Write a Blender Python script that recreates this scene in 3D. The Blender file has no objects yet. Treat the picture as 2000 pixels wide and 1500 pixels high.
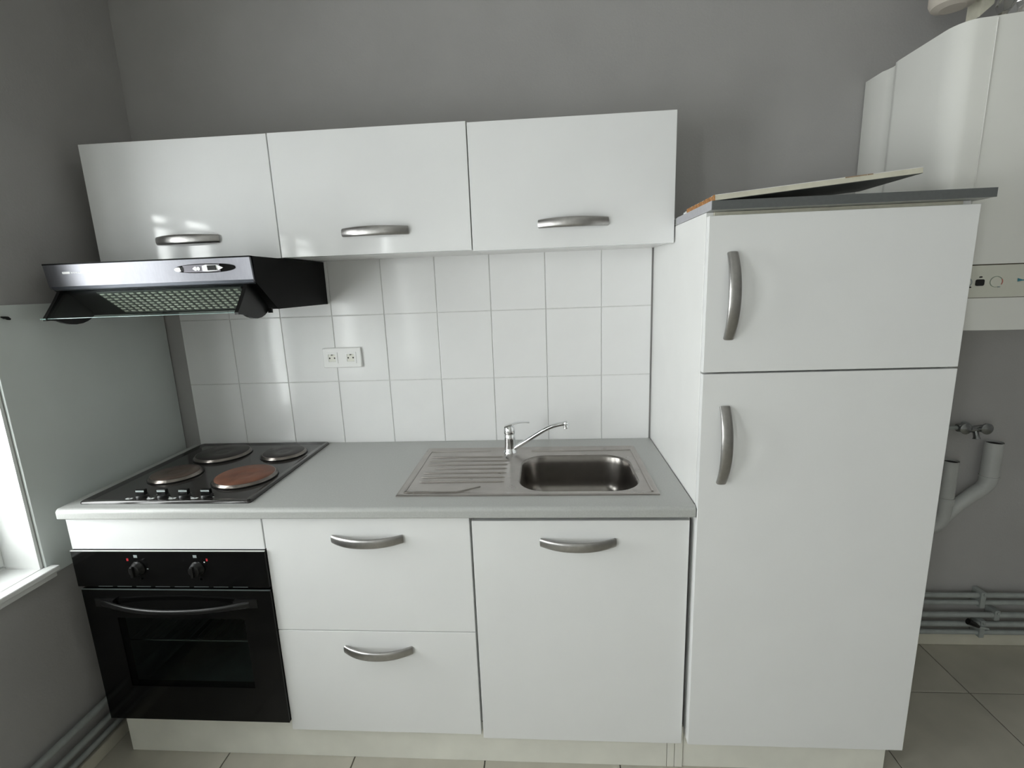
import bpy, bmesh, math, random
from mathutils import Vector, Matrix
random.seed(4)
PI = math.pi
scene = bpy.context.scene
COL = scene.collection

# ------------------------------------------------------------------ camera
cam_d = bpy.data.cameras.new('camera')
cam = bpy.data.objects.new('camera', cam_d)
COL.objects.link(cam)
cam_d.sensor_fit = 'HORIZONTAL'
cam_d.sensor_width = 36.0
cam_d.lens = 964.6 / 2000 * 36
cam_d.clip_start = 0.02
R_ = Vector((0.99724276, 0.06476352, -0.03622942))
U_ = Vector((0.02257553, 0.20030512, 0.97947343))
F_ = Vector((-0.07069109, 0.97759068, -0.19829076))
cam.matrix_world = Matrix(((R_.x, U_.x, -F_.x, 1.42022), (R_.y, U_.y, -F_.y, -1.83123),
                           (R_.z, U_.z, -F_.z, 1.46050), (0, 0, 0, 1)))
scene.camera = cam

# ------------------------------------------------------------------ sky, exposure
world = bpy.data.worlds.new('overcast_sky')
scene.world = world
world.use_nodes = True
bg = world.node_tree.nodes['Background']
bg.inputs['Color'].default_value = (0.98, 1.0, 0.99, 1)
bg.inputs['Strength'].default_value = 13.0
scene.view_settings.view_transform = 'Standard'
scene.view_settings.look = 'None'
scene.view_settings.gamma = 1.0
scene.view_settings.use_curve_mapping = False
scene.view_settings.exposure = 0.36
scene.cycles.max_bounces = 10
scene.cycles.diffuse_bounces = 6
scene.cycles.glossy_bounces = 6
scene.cycles.transparent_max_bounces = 12
scene.cycles.sample_clamp_indirect = 6.0

# room extents
XL, XR, YB, YF, ZC = -0.056, 5.00, 0.0, -4.60, 2.78
WT = 0.17                                    # wall thickness
# openings: left wall (y0, y1, z0, z1)
WIN1 = (-1.24, -0.62, 0.70, 1.88)
WIN2 = (-4.15, -3.25, 0.55, 2.20)
WIN3 = (-2.32, -1.54, 0.70, 1.88)



def portal(name, loc, rot, sx, sy):
    d = bpy.data.lights.new(name, 'AREA')
    d.shape = 'RECTANGLE'
    d.size, d.size_y = sx, sy
    d.cycles.is_portal = True
    o = bpy.data.objects.new(name, d)
    COL.objects.link(o)
    o.location = loc
    o.rotation_euler = rot


for nm, w in (('daylight_portal', WIN1), ('daylight_portal', WIN2), ('daylight_portal', WIN3)):
    portal(nm, (XL - WT - 0.02, (w[0] + w[1]) / 2, (w[2] + w[3]) / 2), (0, -PI / 2, 0), w[3] - w[2], w[1] - w[0])


# ------------------------------------------------------------------ materials
def mat(name, col, rough=0.5, metal=0.0, var=0.05, scale=20.0, bump=0.0, bscale=200.0, coat=0.0, spec=0.5,
        stretch=None, rvar=0.0, aniso=0.0):
    m = bpy.data.materials.new(name)
    m.use_nodes = True
    nt = m.node_tree
    b = nt.nodes['Principled BSDF']
    tc = nt.nodes.new('ShaderNodeTexCoord')
    mp = nt.nodes.new('ShaderNodeMapping')
    nt.links.new(tc.outputs['Object'], mp.inputs['Vector'])
    if stretch:
        mp.inputs['Scale'].default_value = stretch
    n = nt.nodes.new('ShaderNodeTexNoise')
    n.inputs['Scale'].default_value = scale
    n.inputs['Detail'].default_value = 4.0
    nt.links.new(mp.outputs['Vector'], n.inputs['Vector'])
    cr = nt.nodes.new('ShaderNodeValToRGB')
    cr.color_ramp.elements[0].position = 0.3
    cr.color_ramp.elements[1].position = 0.7
    cr.color_ramp.elements[0].color = tuple(c * (1 - var) for c in col) + (1,)
    cr.color_ramp.elements[1].color = tuple(min(1, c * (1 + var)) for c in col) + (1,)
    nt.links.new(n.outputs['Fac'], cr.inputs['Fac'])
    nt.links.new(cr.outputs['Color'], b.inputs['Base Color'])
    b.inputs['Roughness'].default_value = rough
    b.inputs['Metallic'].default_value = metal
    b.inputs['Coat Weight'].default_value = coat
    b.inputs['Coat Roughness'].default_value = 0.05
    b.inputs['Specular IOR Level'].default_value = spec
    if rvar:
        mr = nt.nodes.new('ShaderNodeMapRange')
        mr.inputs['To Min'].default_value = max(0.02, rough - rvar)
        mr.inputs['To Max'].default_value = rough + rvar
        nt.links.new(n.outputs['Fac'], mr.inputs['Value'])
        nt.links.new(mr.outputs['Result'], b.inputs['Roughness'])
    if bump:
        n2 = nt.nodes.new('ShaderNodeTexNoise')
        n2.inputs['Scale'].default_value = bscale
        n2.inputs['Detail'].default_value = 3.0
        nt.links.new(mp.outputs['Vector'], n2.inputs['Vector'])
        bp = nt.nodes.new('ShaderNodeBump')
        bp.inputs['Strength'].default_value = bump
        bp.inputs['Distance'].default_value = 0.002
        nt.links.new(n2.outputs['Fac'], bp.inputs['Height'])
        nt.links.new(bp.outputs['Normal'], b.inputs['Normal'])
    return m


def glass_mat(name, tint, gloss_fac=1.0, rough=0.0):
    m = bpy.data.materials.new(name)
    m.use_nodes = True
    nt = m.node_tree
    nt.nodes.remove(nt.nodes['Principled BSDF'])
    out = nt.nodes['Material Output']
    tr = nt.nodes.new('ShaderNodeBsdfTransparent')
    tr.inputs['Color'].default_value = tint + (1,)
    gl = nt.nodes.new('ShaderNodeBsdfGlossy')
    gl.inputs['Roughness'].default_value = rough
    lw = nt.nodes.new('ShaderNodeLayerWeight')
    lw.inputs['Blend'].default_value = 0.5
    pw = nt.nodes.new('ShaderNodeMath')
    pw.operation = 'POWER'
    pw.inputs[1].default_value = 5.0
    nt.links.new(lw.outputs['Facing'], pw.inputs[0])
    fr = nt.nodes.new('ShaderNodeMath')          # Schlick: 0.04 + 0.96 f^5
    fr.operation = 'MULTIPLY_ADD'
    fr.inputs[1].default_value = 0.96
    fr.inputs[2].default_value = 0.04
    nt.links.new(pw.outputs[0], fr.inputs[0])
    mx = nt.nodes.new('ShaderNodeMixShader')
    ml = nt.nodes.new('ShaderNodeMath')
    ml.operation = 'MULTIPLY'
    ml.inputs[1].default_value = gloss_fac
    nt.links.new(fr.outputs[0], ml.inputs[0])
    nt.links.new(ml.outputs[0], mx.inputs[0])
    nt.links.new(tr.outputs[0], mx.inputs[1])
    nt.links.new(gl.outputs[0], mx.inputs[2])
    nt.links.new(mx.outputs[0], out.inputs['Surface'])
    return m


M = {}
M['wall'] = mat('grey_wall_paint', (0.375, 0.368, 0.363), 0.75, var=0.03, scale=6, bump=0.25, bscale=160)
M['ceiling'] = mat('white_ceiling_paint', (0.78, 0.78, 0.76), 0.8, var=0.02, bump=0.1)
M['panel'] = mat('satin_grey_panel', (0.64, 0.685, 0.67), 0.35, var=0.02, scale=5, bump=0.05, bscale=300)
M['floor'] = mat('beige_floor_tile', (0.43, 0.41, 0.35), 0.4, var=0.08, scale=7, bump=0.08, bscale=90, rvar=0.08)
M['grout_floor'] = mat('dark_floor_grout', (0.16, 0.15, 0.13), 0.9, var=0.1)
M['tile'] = mat('white_glazed_tile', (0.83, 0.83, 0.83), 0.11, var=0.012, scale=9, bump=0.035, bscale=14, spec=0.32)
M['grout'] = mat('light_grey_grout', (0.68, 0.68, 0.67), 0.85, var=0.06, scale=60)
M['gloss'] = mat('white_gloss_front', (0.80, 0.805, 0.81), 0.075, var=0.012, scale=6, bump=0.02, bscale=20, spec=0.42)
M['front'] = mat('white_satin_front', (0.78, 0.785, 0.785), 0.32, var=0.012, scale=6, bump=0.03, bscale=250)
M['carcass'] = mat('white_melamine', (0.80, 0.80, 0.79), 0.35, var=0.015, scale=8)
M['plinth'] = mat('off_white_plinth', (0.76, 0.755, 0.69), 0.5, var=0.05, scale=9)
M['worktop'] = mat('grey_laminate', (0.435, 0.443, 0.43), 0.33, var=0.05, scale=220, bump=0.05, bscale=500)
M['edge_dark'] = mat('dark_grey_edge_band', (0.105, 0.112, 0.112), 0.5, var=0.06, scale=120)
M['edge_pale'] = mat('grey_laminate_edge', (0.40, 0.40, 0.43), 0.45, var=0.06, scale=120)
M['cream'] = mat('cream_board_edge', (0.62, 0.60, 0.50), 0.6, var=0.08, scale=40)
M['chip'] = mat('raw_chipboard', (0.36, 0.17, 0.06), 0.9, var=0.4, scale=120, bump=0.6, bscale=200)
M['crumb'] = mat('white_plaster_crumb', (0.85, 0.85, 0.83), 0.8, var=0.05)
M['nickel'] = mat('brushed_nickel', (0.42, 0.41, 0.40), 0.33, 1.0, var=0.06, scale=90, bump=0.05, bscale=400)
M['chrome'] = mat('chrome', (0.85, 0.86, 0.87), 0.05, 1.0, var=0.02)
M['steel'] = mat('stainless_steel', (0.42, 0.395, 0.375), 0.30, 1.0, var=0.09, scale=14, bump=0.06, bscale=260, rvar=0.08)
M['bowl'] = mat('stainless_steel_bowl', (0.25, 0.235, 0.22), 0.27, 1.0, var=0.06, scale=60, bump=0.05, bscale=300)
M['black'] = mat('black_enamel', (0.004, 0.004, 0.004), 0.12, var=0.2, scale=12, spec=0.2)
M['hob'] = mat('black_hob_enamel', (0.022, 0.020, 0.019), 0.12, var=0.2, scale=12, rvar=0.03)
M['blackplastic'] = mat('black_plastic', (0.006, 0.006, 0.006), 0.3, var=0.2, scale=30, spec=0.35)
M['hoodblack'] = mat('black_painted_steel', (0.004, 0.004, 0.004), 0.45, var=0.2, scale=30, spec=0.08)
M['hoodmetal'] = mat('silver_grey_metal', (0.16, 0.16, 0.175), 0.32, 1.0, var=0.04, scale=200, stretch=(1, 1, 0.2))
M['hoodlip'] = mat('dark_grey_metal', (0.07, 0.075, 0.09), 0.35, 0.6, var=0.05)
M['filter'] = mat('aluminium_filter', (0.42, 0.41, 0.35), 0.5, 0.3, var=0.1, scale=60)
M['filterdark'] = mat('dark_filter_mesh', (0.055, 0.056, 0.05), 0.7, var=0.2, scale=80)
M['visor'] = glass_mat('tinted_visor_glass', (0.86, 0.91, 0.895), 0.9)
M['visoredge'] = mat('pale_glass_edge', (0.22, 0.32, 0.30), 0.2, var=0.05)
M['silverplastic'] = mat('pale_silver_plastic', (0.62, 0.62, 0.62), 0.35, 0.2, var=0.05)
M['violet'] = mat('grey_violet_plastic', (0.16, 0.15, 0.18), 0.35, var=0.05)
M['print'] = mat('white_print', (0.70, 0.72, 0.72), 0.5, var=0.05)
M['palelogo'] = mat('pale_silver_print', (0.85, 0.86, 0.86), 0.4, var=0.03)
M['greyprint'] = mat('grey_print', (0.30, 0.34, 0.34), 0.5, var=0.05)
M['red'] = mat('red_print', (0.45, 0.02, 0.03), 0.5, var=0.1)
M['redmark'] = mat('reddish_print', (0.50, 0.20, 0.16), 0.5, var=0.1)
M['teal'] = mat('teal_print', (0.04, 0.20, 0.26), 0.5, var=0.1)
M['greenprint'] = mat('grey_green_print', (0.25, 0.30, 0.24), 0.5, var=0.05)
M['iron_dark'] = mat('dark_cast_iron', (0.045, 0.040, 0.038), 0.42, 0.3, var=0.25, scale=30, bump=0.15, bscale=120, rvar=0.08)
M['iron_brown'] = mat('brown_cast_iron', (0.085, 0.060, 0.047), 0.42, 0.2, var=0.25, scale=26, bump=0.15, bscale=120, rvar=0.08)
M['iron_rust'] = mat('rusty_cast_iron', (0.17, 0.072, 0.044), 0.5, 0.1, var=0.22, scale=22, bump=0.2, bscale=120)
M['ovenglass'] = glass_mat('dark_oven_glass', (0.62, 0.67, 0.66), 0.45)
M['ovendark'] = mat('dark_oven_enamel', (0.085, 0.10, 0.10), 0.4, var=0.2, scale=20)
M['white_plastic'] = mat('white_plastic', (0.82, 0.82, 0.81), 0.28, var=0.01)
M['dark_hole'] = mat('dark_socket_hole', (0.01, 0.01, 0.01), 0.8, var=0.1)
M['boiler'] = mat('white_enamelled_casing', (0.74, 0.74, 0.71), 0.28, var=0.015, scale=6, bump=0.03, bscale=40)
M['boiler_strip'] = mat('cream_control_panel', (0.60, 0.60, 0.53), 0.4, var=0.02)
M['seam'] = mat('brown_seam', (0.10, 0.085, 0.06), 0.8, var=0.1)  # dark brown strips in the boiler casing seams
M['pvc'] = mat('white_pvc', (0.43, 0.44, 0.43), 0.4, var=0.04, scale=20)
M['pipe'] = mat('grey_painted_pipe', (0.33, 0.355, 0.345), 0.45, var=0.08, scale=40)
M['flue'] = mat('beige_flue', (0.58, 0.53, 0.47), 0.4, var=0.04, scale=20)
M['foil'] = mat('crumpled_foil', (0.70, 0.70, 0.70), 0.18, 1.0, var=0.08, scale=30, bump=0.6, bscale=60)
M['baseboard'] = mat('cream_baseboard', (0.60, 0.58, 0.49), 0.5, var=0.05, scale=12)
M['frame'] = mat('white_window_paint', (0.72, 0.73, 0.72), 0.4, var=0.02, scale=10, bump=0.05, bscale=60)
M['pane'] = glass_mat('window_glass', (0.97, 0.98, 0.98), 1.0)
M['ring'] = mat('dulled_steel_ring', (0.20, 0.18, 0.165), 0.28, 1.0, var=0.15, scale=40)
M['chipmark'] = mat('chipped_edge_brown', (0.33, 0.24, 0.16), 0.9, var=0.2, scale=200)
M['dark_metal'] = mat('tarnished_chrome', (0.30, 0.31, 0.31), 0.22, 1.0, var=0.3, scale=40)

# ------------------------------------------------------------------ mesh building
WLOC = {}


class MB:
    def __init__(self):
        self.v, self.f, self.s = [], [], []

    def add(self, vs, fs, smooth=False):
        o = len(self.v)
        self.v += [tuple(p) for p in vs]
        self.f += [tuple(i + o for i in f) for f in fs]
        self.s += [smooth] * len(fs)
        return self

    def box(self, x0, x1, y0, y1, z0, z1, bev=0.0, seg=2):
        x0, x1 = min(x0, x1), max(x0, x1)
        y0, y1 = min(y0, y1), max(y0, y1)
        z0, z1 = min(z0, z1), max(z0, z1)
        vs = [(x, y, z) for x in (x0, x1) for y in (y0, y1) for z in (z0, z1)]
        fs = [(0, 1, 3, 2), (4, 6, 7, 5), (0, 4, 5, 1), (2, 3, 7, 6), (0, 2, 6, 4), (1, 5, 7, 3)]
        if not bev:
            return self.add(vs, fs)
        bm = bmesh.new()
        bv = [bm.verts.new(p) for p in vs]
        for f in fs:
            bm.faces.new([bv[i] for i in f])
        bmesh.ops.bevel(bm, geom=bm.edges[:], offset=bev, segments=seg, affect='EDGES', profile=0.5)
        bm.verts.index_update()
        self.add([v.co[:] for v in bm.verts], [[v.index for v in f.verts] for f in bm.faces])
        bm.free()
        return self

    def loft(self, loops, cap0=True, cap1=True, smooth=True, closed=True):
        n = len(loops[0])
        vs = [p for l in loops for p in l]
        fs = []
        for i in range(len(loops) - 1):
            for j in range(n if closed else n - 1):
                k = (j + 1) % n
                fs.append((i * n + j, i * n + k, (i + 1) * n + k, (i + 1) * n + j))
        self.add(vs, fs, smooth)
        if cap0:
            self.add(loops[0], [tuple(range(n))[::-1]])
        if cap1:
            self.add(loops[-1], [tuple(range(n))])
        return self

    def prism(self, pts, axis, a, b, smooth=False):
        """extrude a 2-D outline along an axis (0 x: pts are (y,z); 1 y: (x,z); 2 z: (x,y))"""
        def P(p, t):
            return (t, p[0], p[1]) if axis == 0 else (p[0], t, p[1]) if axis == 1 else (p[0], p[1], t)
        return self.loft([[P(p, a) for p in pts], [P(p, b) for p in pts]], smooth=smooth)

    def tube(self, path, r, seg=16, cap=True, flat=1.0, ref=None):
        """sweep a circle (radius r or list of radii) along a path; flat squashes along ref"""
        path = [Vector(p) for p in path]
        rs = r if isinstance(r, (list, tuple)) else [r] * len(path)
        t0 = (path[1] - path[0]).normalized()
        up = Vector(ref) if ref else (Vector((0, 0, 1)) if abs(t0.z) < 0.9 else Vector((0, 1, 0)))
        loops = []
        for i, p in enumerate(path):
            t = (path[min(i + 1, len(path) - 1)] - path[max(i - 1, 0)]).normalized()
            up = (up - t * up.dot(t)).normalized()
            sd = t.cross(up)
            loops.append([p + (sd * math.cos(a) + up * math.sin(a) * flat) * rs[i]
                          for a in [2 * PI * k / seg for k in range(seg)]])
        return self.loft(loops, cap, cap)

    def lathe(self, prof, c, axis=2, seg=40, cap=True):
        """prof: (radius, height) pairs around an axis through c"""
        def P(r, h, a):
            ca, sa = r * math.cos(a), r * math.sin(a)
            q = (ca, sa, h) if axis == 2 else (ca, h, sa) if axis == 1 else (h, ca, sa)
            return (c[0] + q[0], c[1] + q[1], c[2] + q[2])
        return self.loft([[P(r, h, 2 * PI * k / seg) for k in range(seg)] for r, h in prof], cap, cap)

    def build(self, name, m, parent=None, origin=None, autosmooth=True):
        xs, ys, zs = zip(*self.v)
        if origin is None:
            origin = ((min(xs) + max(xs)) / 2, (min(ys) + max(ys)) / 2, min(zs))
        o = Vector(origin)
        me = bpy.data.meshes.new(name)
        me.from_pydata([(p[0] - o.x, p[1] - o.y, p[2] - o.z) for p in self.v], [], self.f)
        me.polygons.foreach_set('use_smooth', self.s)
        bm = bmesh.new()
        bm.from_mesh(me)
        bmesh.ops.recalc_face_normals(bm, faces=bm.faces[:])
        bm.to_mesh(me)
        bm.free()
        if any(self.s) and autosmooth:
            me.set_sharp_from_angle(angle=math.radians(42))
        me.materials.append(M[m])
        ob = bpy.data.objects.new(name, me)
        return link(ob, o, parent)


def link(ob, wl, parent=None):
    COL.objects.link(ob)
    wl = Vector(wl)
    if parent is not None:
        ob.parent = parent
        ob.location = wl - WLOC[parent.name]
    else:
        ob.location = wl
    WLOC[ob.name] = wl
    return ob


def empty(name, loc, parent=None):
    e = bpy.data.objects.new(name, None)
    e.empty_display_size = 0.05
    return link(e, loc, parent)


def tag(o, label, cat, group=None):
    o['label'] = label
    o['category'] = cat
    if group:
        o['group'] = group
    return o


def thing(name, loc, label, cat, group=None):
    return tag(empty(name, loc), label, cat, group)


def struct(o, label=None):
    o['kind'] = 'structure'
    if label:
        o['label'] = label
    return o


def copy_part(src, wl, parent):
    c = src.copy()
    for k in ('label', 'category', 'group'):
        if k in c:
            del c[k]
    return link(c, wl, parent)


def rrect(x0, x1, y0, y1, r, n=8):
    """rounded rectangle outline, counter-clockwise"""
    pts = []
    for cx, cy, a0 in ((x1 - r, y1 - r, 0), (x0 + r, y1 - r, PI / 2), (x0 + r, y0 + r, PI), (x1 - r, y0 + r, 1.5 * PI)):
        for k in range(n + 1):
            a = a0 + PI / 2 * k / n
            pts.append((cx + r * math.cos(a), cy + r * math.sin(a)))
    return pts


# ------------------------------------------------------------------ the room
FZ = -0.004
floor = MB().box(XL - WT, XR + WT, YF - WT, YB + WT, -0.12, FZ).build('floor', 'grout_floor')
struct(floor, 'beige tiled kitchen floor')
S, X0T, Y0T = 0.418, 0.364, -0.253
tile_cache = {}
g = 0.0017
xj = [XL] + [X0T + S * k for k in range(-1, 14) if XL + 0.02 < X0T + S * k < XR - 0.02] + [XR]
yj = [YF] + [Y0T - S * k for k in range(12, -1, -1) if YF + 0.02 < Y0T - S * k < -0.02] + [YB]
for i in range(len(xj) - 1):
    for j in range(len(yj) - 1):
        x0, x1, y0, y1 = xj[i] + g, xj[i + 1] - g, yj[j] + g, yj[j + 1] - g
        key = (round(x1 - x0, 3), round(y1 - y0, 3))
        c = ((x0 + x1) / 2, (y0 + y1) / 2, FZ)
        if key not in tile_cache:
            tile_cache[key] = MB().box(x0, x1, y0, y1, FZ, 0.0, 0.0012, 1).build('tile', 'floor', floor, origin=c)
        else:
            copy_part(tile_cache[key], c, floor)

wall_back = MB().box(XL - WT, XR + WT, 0, WT, 0, ZC).build('wall_back', 'wall')
struct(wall_back, 'grey painted back wall with white tiled splashback')


def holed_wall(name, axis, a0, a1, t0, t1, holes, material):
    """wall slab with rectangular holes (u0,u1,z0,z1); axis 0: u is y, t is x; axis 1: u is x, t is y"""
    mb = MB()

    def bx(u0, u1, z0, z1):
        if axis == 0:
            mb.box(t0, t1, u0, u1, z0, z1)
        else:
            mb.box(u0, u1, t0, t1, z0, z1)
    cur = a0
    for u0, u1, z0, z1 in sorted(holes):
        bx(cur, u0, 0, ZC)
        bx(u0, u1, 0, z0)
        bx(u0, u1, z1, ZC)
        cur = u1
    bx(cur, a1, 0, ZC)
    return struct(mb.build(name, material))


wall_left = holed_wall('wall_left', 0, YF, 0.0, XL - WT, XL, [(w[0], w[1], w[2] - .031, w[3]) for w in (WIN1, WIN2, WIN3)], 'wall')
wall_right = struct(MB().box(XR, XR + WT, YF, 0, 0, ZC).build('wall_right', 'wall'))
wall_front = holed_wall('wall_front', 1, XL - WT, XR + WT, YF - WT, YF, [], 'ceiling')  # unseen wall, coloured white to strengthen the bounce light
ceiling = struct(MB().box(XL - WT, XR + WT, YF - WT, WT, ZC, ZC + 0.12).build('ceiling', 'ceiling'))


def window(name, axis, t_in, t_out, w, bars, label):
    """casement window: lining, two sashes with glazing bars, panes and inner sill"""
    u0, u1, z0, z1 = w
    sg = 1 if t_in > t_out else -1
    e = struct(empty(name, (0, 0, 0)), label)

    def B(mb, ua, ub, ta, tb, za, zb, bev=0.003):
        return mb.box(ta, tb, ua, ub, za, zb, bev) if axis == 0 else mb.box(ua, ub, ta, tb, za, zb, bev)
    L = 0.008
    tf = t_in - sg * 0.108                      # sash plane
    lin = MB()
    B(lin, u0, u0 + L, t_out, t_in - sg * 0.001, z0, z1, 0)
    B(lin, u1 - L, u1, t_out, t_in - sg * 0.001, z0, z1, 0)
    B(lin, u0 + L, u1 - L, t_out, t_in - sg * 0.001, z1 - L, z1, 0)
    lin.build('reveal_lining', 'frame', e)
    fr = MB()
    fw, ft = 0.035, 0.06
    a, b = u0 + L, u1 - L
    B(fr, a, a + fw, tf - sg * ft, tf, z0 + 0.012, z1 - L)
    B(fr, b - fw, b, tf - sg * ft, tf, z0 + 0.012, z1 - L)
    B(fr, a + fw, b - fw, tf - sg * ft, tf, z1 - L - fw, z1 - L)
    B(fr, a + fw, b - fw, tf - sg * ft, tf, z0 + 0.012, z0 + 0.012 + fw)
    fr.build('frame', 'frame', e)
    mid = (a + b) / 2
    for s0, s1 in ((a + fw + .002, mid - .002), (mid + .002, b - fw - .002)):
        sa = MB()
        za, zb = z0 + .012 + fw + .002, z1 - L - fw - .002
        sw, st = 0.040, 0.04
        ts = tf - sg * 0.012
        B(sa, s0, s0 + sw, ts - sg * st, ts, za, zb)
        B(sa, s1 - sw, s1, ts - sg * st, ts, za, zb)
        B(sa, s0 + sw, s1 - sw, ts - sg * st, ts, za, za + sw)
        B(sa, s0 + sw, s1 - sw, ts - sg * st, ts, zb - sw, zb)
        sash = sa.build('sash', 'frame', e)
        zz = [za + sw] + [z for z in bars] + [zb - sw]
        for zbar in bars:
            B(MB(), s0 + sw, s1 - sw, ts - sg * 0.032, ts - sg * 0.006, zbar - .011, zbar + .011).build('glazing_bar', 'frame', sash)
        for q in range(len(zz) - 1):
            B(MB(), s0 + sw, s1 - sw, ts - sg * 0.022, ts - sg * 0.018, zz[q] + (.011 if q else 0), zz[q + 1] - (.011 if q < len(zz) - 2 else 0), 0).build('pane', 'pane', sash)
    # sill board with a stepped nose
    B(MB(), u0 + .002, u1 - .002, tf, t_in - sg * .001, z0 - .03, z0, 0).build('sill_board', 'frame', e)
    nose = MB()
    B(nose, u0 - .018, u1 + .018, t_in, t_in + sg * 0.034, z0 - .016, z0, .003)
    B(nose, u0 - .014, u1 + .014, t_in, t_in + sg * 0.024, z0 - .034, z0 - .016, .003)
    nose.build('sill_nose', 'frame', e)
    out = MB()
    B(out, u0 + .002, u1 - .002, t_out, tf, z0 - .03, z0 + .008, 0)
    out.build('outer_sill', 'frame', e)
    return e


window('window_1', 0, XL, XL - WT, WIN1, [1.36, 1.755], 'white casement window in the left wall beside the cooker')
window('window_3', 0, XL, XL - WT, WIN3, [1.36, 1.755], 'white casement window midway along the left wall')
window('window_2', 0, XL, XL - WT, WIN2, [1.3], 'white casement window far along the left wall')

bb = MB().box(2.30, XR, -0.016, 0, 0.0, 0.052, 0.003).build('baseboard_back', 'baseboard')
struct(bb, 'cream baseboard under the grey pipes')
bl = MB().box(XL, XL + 0.014, YF + .02, -0.03, 0.0, 0.045, 0.003).build('baseboard_left', 'baseboard')
struct(bl)

# tiled splashback: every tile its own piece on the back wall
TW, TX, TZ1, TH = 0.201, 0.0155, 1.3677, 0.2514
gr = MB().box(TX, 1.8, -0.0042, 0, 0.845, 1.60).build('grout', 'grout', wall_back)
tc2 = {}
for r_ in range(3):
    z1 = TZ1 + TH - r_ * TH if r_ else 1.60
    z0 = TZ1 - r_ * TH
    for k in range(9):
        x0 = TX + TW * k + .0014
        x1 = min(TX + TW * (k + 1) - .0014, 1.7995)
        key = (round(x1 - x0, 4), round(z1 - z0, 4))
        c = ((x0 + x1) / 2, -0.004, z0)
        if key not in tc2:
            tc2[key] = MB().box(x0, x1, -0.0070, -0.002, z0 + .0014, z1 - .0014, 0.0012, 2).build('tile', 'tile', wall_back, origin=c)
        else:
            t = copy_part(tc2[key], c, wall_back)
            t.rotation_euler = (random.uniform(-.0035, .0035), 0, random.uniform(-.0035, .0035))

# ------------------------------------------------------------------ left wall things
pn = MB().box(XL, XL + 0.008, -0.618, -0.004, 0.668, 1.454, 0.0015).build('wall_panel', 'panel')
tag(pn, 'flat pale grey panel fixed to left wall between window and tiles', 'panel')
hk = thing('wall_hook', (-0.048, -0.575, 1.418), 'small dark hook at the top of the pale grey wall panel', 'hook')
MB().tube([(-.048, -.574, 1.419), (-.036, -.574, 1.419)], .0022, 10).build('screw', 'dark_metal', hk)
MB().tube([(-.038, -.566, 1.416), (-.038, -.572, 1.419), (-.038, -.578, 1.421), (-.038, -.588, 1.423)], [.003, .005, .0035, .002], 10).build('arm', 'blackplastic', hk)

for z, r, nm in ((.178, .011, 'highest'), (.118, .010, 'middle'), (.077, .009, 'lowest')):
    p = thing('heating_pipe', (XL + .02, -2.2, z),
              'grey painted pipe along left wall base, %s of the three' % nm, 'pipe', 'pipes along the left wall')
    MB().tube([(XL + .02, -4.5, z), (XL + .02, -0.05, z)], r, 14).build('pipe_run', 'pipe', p)
    for y in (-1.2, -2.6, -3.9):
        MB().box(XL, XL + .02, y - .01, y + .01, z - .004, z + .004).build('bracket', 'pipe', p)

# ------------------------------------------------------------------ handles (shared bow mesh)
HB = {}


def bow_loops(length, out, hw, ht, n=20):
    """bow handle along local x standing off towards -y"""
    loops = []
    for i in range(n + 1):
        t = -1 + 2 * i / n
        x = t * length / 2
        y = -out * (1 - abs(t) ** 2.3) - 0.001
        w = hw * (0.86 + 0.14 * (1 - t * t))
        dy = out * 2.3 * abs(t) ** 1.3 * (1 if t > 0 else -1) / (length / 2)
        tn = Vector((1, dy, 0)).normalized()
        nn = Vector((tn.y, -tn.x, 0))
        lp = []
        for a in [2 * PI * k / 18 for k in range(18)]:
            ca, sa = math.cos(a), math.sin(a)
            ex = lambda v: math.copysign(abs(v) ** 0.75, v)
            q = Vector((x, y, 0)) + nn * (ht * ex(ca)) + Vector((0, 0, w * ex(sa)))
            lp.append((q.x, min(q.y, 0.0), q.z))
        loops.append(lp)
    return loops


def handle(c, parent, vertical=False):
    if 'h' not in HB:
        m = MB().loft(bow_loops(.202, .030, .0145, .0062))
        o = m.build('handle', 'nickel', parent, origin=(0, 0, 0))
        HB['h'] = o
        o.location = Vector(c) - WLOC[parent.name]
        WLOC[o.name] = Vector(c)
    else:
        o = copy_part(HB['h'], c, parent)
    if vertical:
        o.rotation_euler = (0, PI / 2, 0)
    o['label'] = 'brushed nickel bow handle'
    return o


# ------------------------------------------------------------------ wall cabinets
UY, UZ0, UZ1 = -0.295, 1.5655, 1.9258
wl = ['white gloss wall cabinet directly above the cooker hood',
      'middle white gloss wall cabinet of the row of three',
      'white gloss wall cabinet nearest the tall fridge column']
dz_ = (0.0, .0008, -.0030)
for i in range(3):
    x0, x1 = .004 + .6 * i, .604 + .6 * i
    e = thing('wall_cabinet', ((x0 + x1) / 2, -.14, UZ0), wl[i], 'cabinet', 'wall cabinets above the worktop')
    MB().box(x0 + .0005, x1 - .0005, UY + .0205, -.0072, UZ0 + .002, UZ1 - .002, .0008, 1).build('body', 'carcass', e)
    d = MB().box(x0 + .0016, x1 - .0016, UY, UY + .018, UZ0 + dz_[i], UZ1 + dz_[i], .0012).build('door', 'gloss', e)
    handle((.311 + .5985 * i, UY, 1.632), d)

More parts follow.
